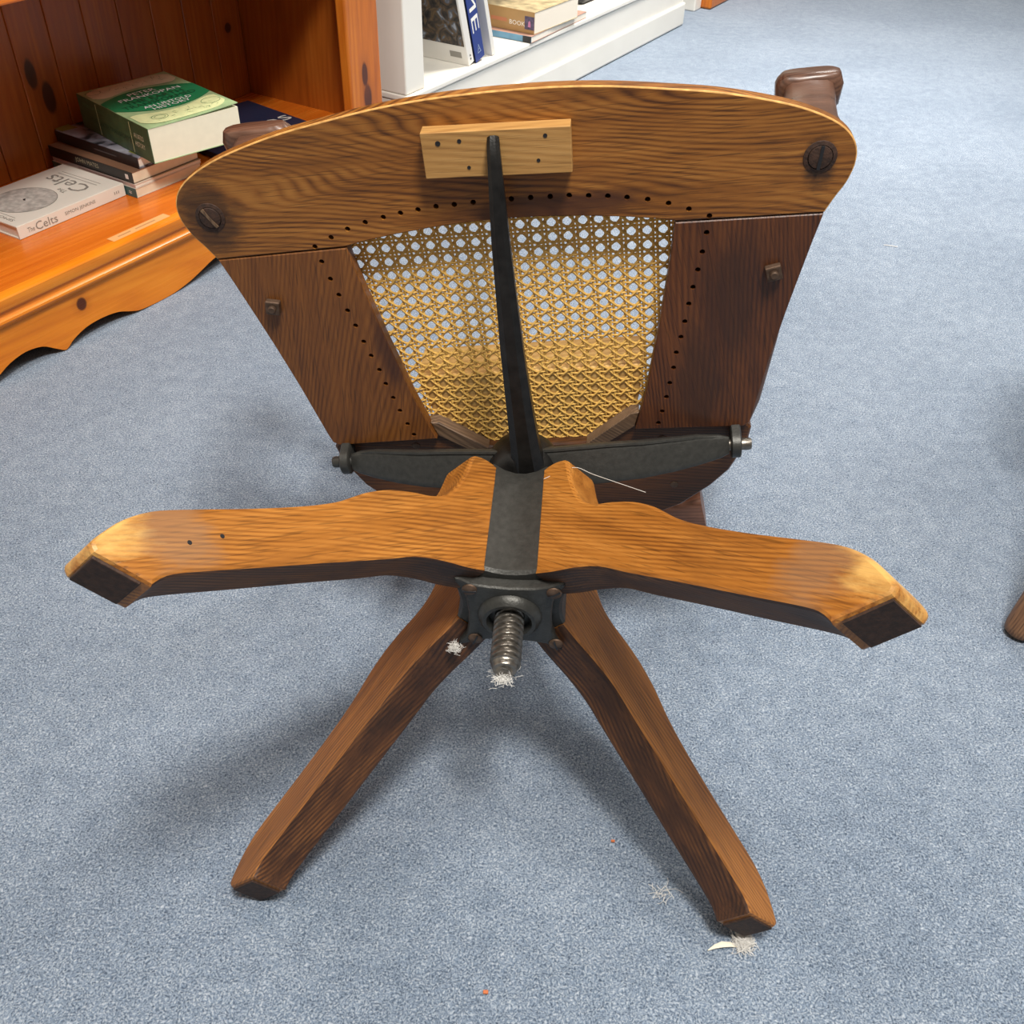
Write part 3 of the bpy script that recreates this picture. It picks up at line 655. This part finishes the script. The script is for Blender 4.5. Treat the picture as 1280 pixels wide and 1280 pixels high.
for i in range(na):
    Fc.append((nz * na + i, nz * na + (i + 1) % na, k + 1 + (i + 1) % na, k + 1 + i)); Fc.append((k + 1 + i, k + 1 + (i + 1) % na, k))
obj('threaded_spindle', V, Fc, M['steel'], ch, BASE, 40)

# ---- seat frame of four rails
fh = [(0, 330), (45, 329), (88, 325.5), (130, 319.5), (163, 314), (194, 306.5), (221, 298), (243, 287.5), (256, 277), (262.3, 265), (262.3, 252), (257.5, 239), (251, 229), (243.8, 216.6)]
fh = [(q.x, q.y) for q in catmull([(a, b, 0) for a, b in fh], 3)]
ih = [(132.6, 219.0), (115, 222.4), (94, 225.5), (60, 229.3), (30, 231.4), (0, 232)]
half = fh + ih[:-1]
front = half + [(0, 232)] + [(-a, b) for a, b in reversed(half)][:-1]
HT = [(158, 221), (142.5, 228), (127.2, 234), (111.5, 238.5), (96, 241.5), (81.5, 243.8), (67, 245.4), (52.2, 246.9), (37.6, 247.3), (22.5, 247.8), (7.5, 248)]
HS = [(156, 207.3), (152.8, 191), (149.4, 175.5), (145.6, 160), (142.2, 144.7), (138.9, 128), (135.6, 113), (131.5, 97.5), (129, 82), (125.5, 66), (122.3, 51), (118.2, 35), (114.6, 22)]
hr = .0023
fholes = [(s * a / 1000, b / 1000, hr) for a, b in HT for s in (1, -1)]
FP = [(.0010, 0), (.0003, -.0003), (0, -.0012), (0, -.010), (.0015, -.015), (.005, -.0195), (.011, -.022)]
fr_ = plate('seat_front_rail', mm(front), fholes, FP, M['seat_front'], ch, SEAT, 20)
fr_.data.materials.append(plain('worn_oak_edge', (.62, .33, .10), .5, 0, .35, 140))       # bare wood along the rubbed front edge
for p_ in fr_.data.polygons:
    c_ = p_.center
    if len(p_.vertices) == 4 and c_.z > -.0014 and c_.y > .217 and min((c_.x - h[0]) ** 2 + (c_.y - h[1]) ** 2 for h in fholes) > 2.5e-5 and (c_.y > .262 or abs(c_.x) > .24) : p_.material_index = 1
side = [(243.4, 215.6), (237.5, 195), (228.5, 161), (220.5, 130), (210, 85), (198, 26), (195.5, 17), (190, 13.6), (93.5, 15.6), (98, 32), (106, 64), (112, 96), (117.5, 124), (126, 174), (132.2, 217.6)]
SP = [(.0008, 0), (0, -.0008), (0, -.010), (.0015, -.015), (.005, -.0195), (.010, -.022)]
def sidep(s, nm): return plate('seat_side_rail', [(s * a / 1000, b / 1000) for a, b in side], [(s * a / 1000, b / 1000, hr) for a, b in HS], SP, M[nm], ch, SEAT, 20)
sidep(-1, 'seat_left'); sidep(1, 'seat_right')
D.objects['seat_side_rail']['label'] = 'warm brown side rail'; D.objects['seat_side_rail.001']['label'] = 'dark stained side rail'
rear = [(52, -4), (88, 15), (97, 15.2), (193, 13.2), (199, 4), (197, -8), (190, -27), (180, -47), (163, -66), (135, -89), (95, -108), (50, -119), (0, -122)]
rr2 = rear + [(-a, b) for a, b in reversed(rear)][1:]
plate('seat_rear_rail', mm(rr2), [], [(.002, -.009), (0, -.011), (0, -.028), (.004, -.033), (.010, -.035)], M['seat_rear'], ch, SEAT, 20)
for s in (1, -1):
    cb = [(97.5, 31), (90, 30), (47, -3), (56, -11), (93, 15.2)]
    plate('corner_brace', [(s * a / 1000, b / 1000) for a, b in cb], [], [(.0006, -.0055), (0, -.0062), (0, -.019), (.001, -.020)], M['brace'], ch, SEAT, 30)
# top binding over the ends of the cane
OPEN = ih + [(-a, b) for a, b in reversed(ih[:-1])] + [(-126, 174), (-117.5, 124), (-106, 64), (-96, 27), (-88, 27), (-50, -3.5), (50, -3.5), (88, 27), (96, 27), (106, 64), (117.5, 124), (126, 174)]
bl = [Vector((q[0], q[1], -22.6)) / 1000 for q in [(158, 221)] + HT[1:] + [(-a, b) for a, b in reversed(HT)] + [(-a, b) for a, b in HS] + [(-60, -14), (60, -14)] + list(reversed(HS))]
sweep('cane_binding', bl + [bl[0]], [.007] * (len(bl) + 1), [.002] * (len(bl) + 1), (0, 0, 1), M['cane'], ch, SEAT, 8, .8, False)
# ---- woven cane
PC = .0127; GU, GV, GR = -.1180, .2304, -.0066
po = [tuple(q) for q in inset([Vector(q) for q in (mm(OPEN) if area2(OPEN) > 0 else list(reversed(mm(OPEN))))], -.0045)]
V = []; Fc = []
def g2s(i, j): return GU + PC * (i * math.cos(GR) + j * math.sin(GR)), GV + PC * (i * math.sin(GR) - j * math.cos(GR))
def strand(p0, p1, wd, zf):
    n = 150; pts = []
    for k in range(n * 2 + 1):
        t_ = k / (2 * n); i, j = lerp(p0[0], p1[0], t_), lerp(p0[1], p1[1], t_); x_, y_ = g2s(i, j)
        if inside(x_, y_, po): pts.append((x_, y_, zf(i, j)))
    if len(pts) < 4: return
    a_ = Vector(pts[0]); b_ = Vector(pts[-1]); d_ = (b_ - a_); d_.z = 0; d_.normalize(); s = Vector((-d_.y, d_.x, 0)) * wd / 2
    k = len(V)
    for q in pts:
        q = Vector(q); V.extend([q - s - Vector((0, 0, .0004)), q + Vector((0, 0, .0004)), q + s - Vector((0, 0, .0004)), q - Vector((0, 0, .0007))])
    for m_ in range(len(pts) - 1):
        o_ = k + 4 * m_
        Fc.extend([(o_, o_ + 1, o_ + 5, o_ + 4), (o_ + 1, o_ + 2, o_ + 6, o_ + 5), (o_ + 2, o_ + 3, o_ + 7, o_ + 6), (o_ + 3, o_, o_ + 4, o_ + 7)])
ZC = -.0190; AM = .0006
for c in range(-3, 24):
    for dx in (-.13, .13):
        strand((c + .5 + dx, -2), (c + .5 + dx, 22), .0022, lambda i, j, q=dx: ZC + AM * math.sin(2 * math.pi * (j - .5) + (0 if q < 0 else math.pi)))
for r_ in range(-2, 22):
    for dx in (-.13, .13):
        strand((-4, r_ + .5 + dx), (24, r_ + .5 + dx), .0022, lambda i, j, q=dx: ZC - AM * math.sin(2 * math.pi * (i - .5) + (0 if q < 0 else math.pi)))
for k_ in range(-26, 50):
    strand((k_ + .5 - 30, -30), (k_ + .5 + 30, 30), .0024, lambda i, j: ZC + .0003 + .0007 * math.cos(2 * math.pi * j))
    strand((k_ + .5 - 30, 30), (k_ + .5 + 30, -30), .0024, lambda i, j: ZC + .0003 - .0007 * math.cos(2 * math.pi * j))
cane = obj('cane_panel', V, Fc, M['cane'], ch, SEAT, 60); cane['kind'] = 'stuff'; cane['label'] = 'golden woven cane seat panel'

sbd = [(-104, 74), (104, 74), (98, 40), (90, 8), (60, -40), (-60, -40), (-90, 8), (-98, 40)]
plate('seat_board', mm(sbd), [], [(.001, -.0198), (0, -.0208), (0, -.066), (.001, -.067)], M['board'], ch, SEAT, 20)['label'] = 'golden board behind the lower cane'
# ---- block, rod and tilting yoke
th = math.radians(-2.4); bm_ = SEAT @ Matrix.Translation((.0035, .2905, 0)) @ Matrix.Rotation(th, 4, 'Z')
v, f = box(-.0555, .0545, -.0175, .0170, -.0002, .0135); blk_ = obj('rod_block', v, f, M['block'], ch, bm_, False, .0006); blk_['label'] = 'pale wooden block holding the rod'
for x_, y_, r_ in ((-.043, .009, .0020), (-.027, .010, .0016), (.036, .011, .0016), (.030, -.007, .0014), (-.022, -.010, .0014)):
    lathe('nail_hole', [(r_, .0134), (r_, .0138), (r_ * .6, .0137), (0, .0136)], black, blk_, bm_ @ Matrix.Translation((x_, y_, 0)), 10)
rp = [(-.0020, .012, .0500), (-.0020, .040, .0490), (-.0025, .085, .0450), (-.0025, .135, .0400), (-.0015, .185, .0350), (-.0005, .230, .0300), (.0010, .265, .0255), (.0018, .285, .0220), (.0020, .296, .0175), (.0020, .301, .0120)]
rw = [.036, .0275, .0235, .0205, .0175, .0150, .0125, .0110, .0100, .0095]
rod = sweep('tension_rod', rp, rw, [q * .95 for q in rw], (0, 0, 1), M['iron_dark'], ch, SEAT, 8, .9, True, 40); rod['label'] = 'long black iron spring rod'
# yoke boss and arms
ym = BASE @ Matrix.Translation((.0, .006, 0))
yk = lathe('yoke_boss', [(.004, -.156), (.020, -.155), (.0300, -.160), (.034, -.168), (.036, -.185), (.030, -.200), (.012, -.204)], M['iron_dark'], ch, ym, 24, 40)
for s in (-1, 1):
    ap = [(0, .014, .046), (.030, .014, .0465), (.070, .0135, .0430), (.100, .011, .0375), (.126, .0085, .0300), (.150, .0055, .0210), (.168, .0025, .0140), (.176, .0015, .0115)]
    ap = [(s * a - .004 * (1 - a / .176), b, c) for a, b, c in ap]
    hh = [.034, .036, .036, .034, .031, .027, .021, .015]
    arm = sweep('yoke_arm', ap, [.0085] * 8, hh, (0, .90, -.44), M['iron'], yk, SEAT, 12, .3, True, 40)
    sweep('yoke_rib', [(a, b + h * .45 - .0012, c - h * .20) for (a, b, c), h in zip(ap, hh)], [.011, .011, .011, .011, .010, .009, .008, .007], [.0040] * 8, (0, .9, -.44), M['iron'], yk, SEAT, 10, .6)
    # pivot lug with its bolt
    um = SEAT @ frame(Vector((0, 1, 0)), Vector((0, 0, 1)), Vector((1, 0, 0)), Vector((s * .1835, .001, 0)))
    lo = [(-.012, -.010), (.014, -.010), (.0135, .006), (.011, .016), (.005, .0215), (-.003, .0215), (-.010, .017), (-.013, .006)]
    lg_ = plate('pivot_lug', [(q.x, q.y) for q in catmull([(a, b, 0) for a, b in lo], 3, True)], [], [(.0012, -.0045), (0, -.0035), (0, .0035), (.0012, .0045)], M['iron'], ch, um, 40)
    lathe('pivot_bolt', [(.0052, s * -.012), (.0056, s * .004), (.0056, s * .012), (.0048, s * .0138), (0, s * .014)], M['steel'] if s > 0 else M['iron'], lg_, um @ Matrix.Translation((0, .010, 0)), 16)
    # square nut on the side rail, slotted screw at the front corner
    nm_ = SEAT @ Matrix.Translation((s * .2085, .170, 0)) @ RZ(12 * s)
    v, f = box(-.0062, .0062, -.0062, .0062, -.0005, .0060); nt = obj('square_nut', v, f, M['screw'], ch, nm_, False, .001)
    lathe('bolt_end', [(.0034, .006), (.0034, .0085), (.0026, .0092), (0, .0092)], M['screw'], nt, nm_, 12)
    sm = SEAT @ Matrix.Translation((s * .2368, .2535 if s < 0 else .2605, .0002)) @ RZ(-62 if s < 0 else 82)
    sh = lathe('corner_screw', [(.0125, -.001), (.0120, .0004), (.0092, .0010), (.0090, -.0004), (.0084, .0016), (.0030, .0024), (0, .0024)], M['pad'], ch, sm, 20)
    v, f = box(-.0088, .0088, -.0012, .0012, .0014, .0027); obj('slot', v, f, M['brace'] if s < 0 else black, sh, sm)
for x_, y_ in ((.118, -.004), (-.118, .001), (.128, -.062)):
    lathe('rear_screw', [(.0040, -.0092), (.0038, -.0084), (.0022, -.0080), (0, -.0082)], M['screw'], ch, SEAT @ Matrix.Translation((x_, y_, 0)), 12)

# ---- arms, back and spindles on the far side of the seat
W = -.2000
ar = [(257, 250), (257, 247), (257.5, 240), (256, 228), (251, 216), (249, 190), (246, 130), (238, 60), (226, -20), (211, -100), (190, -165), (160, -212), (115, -239), (60, -251)]
aw = [46, 54, 59, 58, 46, 42, 37, 38, 39, 40, 40, 40, 40, 40]
pts = [(a / 1000, b / 1000, W) for a, b in ar]; wd = [q / 1000 for q in aw]
pp = [(-a, b, c) for a, b, c in pts] + [(0, -.254, W)] + list(reversed(pts)); ww = [q * (1.22 if i < 4 else 1.1 if i < 6 else 1) for i, q in enumerate(wd)] + [.040] + list(reversed(wd))
arm_ = sweep('arm_bow', pp, ww, [.018, .024] + [.027] * (len(pp) - 4) + [.024, .018], (0, 0, 1), M['varnish'], ch, SEAT, 16, .6); arm_['label'] = 'bent arm rail with scrolled hands'
for s in (-1, 1):
    pst = [(s * .238, .258, -.018), (s * .240, .252, -.045), (s * .244, .244, -.085), (s * .249, .236, -.130), (s * .2535, .230, -.165), (s * .2565, .229, -.190)]
    sweep('arm_post', pst, [.046, .042, .040, .042, .044, .044], [.034, .034, .034, .034, .034, .034], (0, 1, 0), M['varnish'], ch, SEAT, 14, .5)
cr_ = [(-.165, -.219), (-.120, -.228), (-.060, -.234), (0, -.236), (.060, -.234), (.120, -.228), (.165, -.221)]
crest = sweep('back_crest', [(a, b, -.150) for a, b in cr_], [.046, .052, .054, .054, .054, .052, .050], [.040, .050, .052, .052, .052, .050, .044], (0, 0, 1), M['crest'], ch, SEAT, 16, .32)
for a0, b0, a1, b1 in ((.175, .045, .232, .02), (.165, -.035, .214, -.085), (.125, -.082, .163, -.205), (.070, -.106, .085, -.243), (.0, -.112, 0, -.252)):
    for s in ((-1, 1) if a0 else (1,)):
        p0 = Vector((s * a0, b0, -.030)); p1 = Vector((s * a1, b1, W + .010)); ln = (p1 - p0).length
        lathe('spindle', [(.007, 0), (.0085, .02), (.0075, .035), (.0115, .055), (.0135, ln * .45), (.0115, ln * .65), (.008, ln * .85), (.0075, ln)], M['varnish'], ch, SEAT @ axis_frame(p0, p1 - p0), 12, 60)

# ---- cobweb over the hub
def unpix(x, y, d):                      # a point of the chair, d metres from the lens (measured)
    return Vector((0, 0, .8236)) + (CF + CR * ((x - 640) / 1213.25) - CU * ((y - 640) / 1213.25)) * d
def bpt(c, b, s): return BASE @ Vector((c, b, s))
web = [bpt(.021, .047, -.128), bpt(.045, .062, -.128), bpt(.063, .072, -.110), bpt(.100, .105, -.060)]
sweep('cobweb', catmull(web, 5), [.0005] * 16, [.0005] * 16, (0, 0, 1), M['lint'], ch, None, 5, 1)

# ================================================================== bits on the floor
def tuft(name, label, loc, size, n=40, flat_=.5, seed=1, cat='lint', drift=(0, 0, 0)):
    rn = random.Random(seed); V = []; Fc = []
    for i in range(n):
        p = Vector((rn.gauss(0, size * .22), rn.gauss(0, size * .22), abs(rn.gauss(0, size * .2 * flat_)))); d_ = Vector((rn.gauss(0, 1), rn.gauss(0, 1), rn.gauss(0, .5) * flat_)).normalized()
        ln = size * rn.uniform(.25, .6); cv = Vector((rn.gauss(0, 1), rn.gauss(0, 1), rn.gauss(0, .4))).normalized() * ln * .4
        rad = size * .007 + .00007; k = len(V)
        for j in range(5):
            t_ = j / 4 - .5; q = p + d_ * ln * t_ + cv * (t_ * t_ * 2); q.z = max(q.z, rad * 1.1)
            for m_ in range(3):
                a_ = m_ * 2.094; V.append(q + Vector((math.cos(a_), math.sin(a_), .6 * math.sin(a_ + 1))) * rad)
        for j in range(4):
            for m_ in range(3): Fc.append((k + j * 3 + m_, k + j * 3 + (m_ + 1) % 3, k + j * 3 + 3 + (m_ + 1) % 3, k + j * 3 + 3 + m_))
    o = obj(name, V, Fc, M['lint'], None, Matrix.Translation(loc)); return tag(o, label, cat)
tl = tuft('lint_tuft', 'white fluffy lint tuft on the carpet touching the right foot', (.2105, .4015, .0005), .017, 420, .8, 2)
leaf = [(.0, 0, .0012), (.006, -.0018, .0024), (.013, -.0022, .0028), (.020, -.001, .0022), (.0265, .0012, .0010)]
tag(sweep('paper_sliver', leaf, [.0012, .0046, .0056, .0036, .0006], [.0010, .0014, .0014, .0010, .0006], (0, 0, 1), plain('cream_sliver', (.82, .76, .62), .7), None, Matrix.Translation((.205, .3975, .0005)) @ RZ(186), 8, 1), 'cream coloured sliver beside the lint tuft by the right foot', 'scrap')
tuft('lint_wisp', 'thin wisp of lint on the carpet between the two lower feet', (.145, .446, .0005), .022, 18, .3, 5)
tuft('lint_tuft', 'grey fluff caught on the end of the threaded spindle', BASE @ Vector((-.001, -.012, .0345)), .016, 300, 1, 9)
tuft('lint_tuft', 'little ball of fluff on the lower left leg by the hub plate', BASE @ Vector((-.046, -.040, -.010)), .010, 220, 1, 11)
tag(obj('crumb', *[q for q in box(-.0022, .0022, -.0016, .0016, 0, .002)], M['crumb'], None, Matrix.Translation((-.0102, .3534, .0003)), False, .0006), 'tiny orange crumb on the carpet at the bottom of the picture', 'crumb')
tag(obj('crumb', *[q for q in box(-.0018, .0018, -.0012, .0012, 0, .0016)], M['crumb'], None, Matrix.Translation((.1036, .495, .0003)), False, .0005), 'tiny orange crumb on the carpet beside the right lower leg', 'crumb')
tag(sweep('white_thread', [(-.012, .004, .0008), (0, .001, .0012), (.013, -.003, .0008)], [.0016] * 3, [.0012] * 3, (0, 0, 1), M['lint'], None, Matrix.Translation((.729, 1.807, .0004)), 6, 1), 'short white thread on the carpet right of the chair', 'thread')

# ------------------------------------------------------------------ stool standing just out of the picture on the right
st = thing('wooden_stool', 'old wooden stool at the right edge, one worn leg showing', 'stool', (.82, .92, 0))
sm_ = M['varnish']
old = wood('worn_stool_oak', (.09, .04, .02), (.26, .13, .06), (.46, .27, .14), (0, math.radians(90), 0), .12, 5, .6, .5, .5, (.05, .02, .01), 30)
for fx, fy in ((.588, .775), (1.00, .62), (.97, 1.12)):
    p0 = Vector((fx, fy, .0005)); p1 = Vector((lerp(fx, .82, .42), lerp(fy, .93, .42), .43)); ln = (p1 - p0).length
    lathe('leg', [(0, 0), (.012, .0005), (.0165, .004), (.018, .012), (.0185, .04), (.021, .12), (.0235, .22), (.021, .34), (.017, ln)], old, st, axis_frame(p0, p1 - p0), 16, 50)
lathe('seat', [(.0, .425), (.165, .425), (.178, .432), (.180, .445), (.172, .456), (.10, .452), (0, .450)], old, st, Matrix.Translation((.82, .93, 0)), 40, 40)
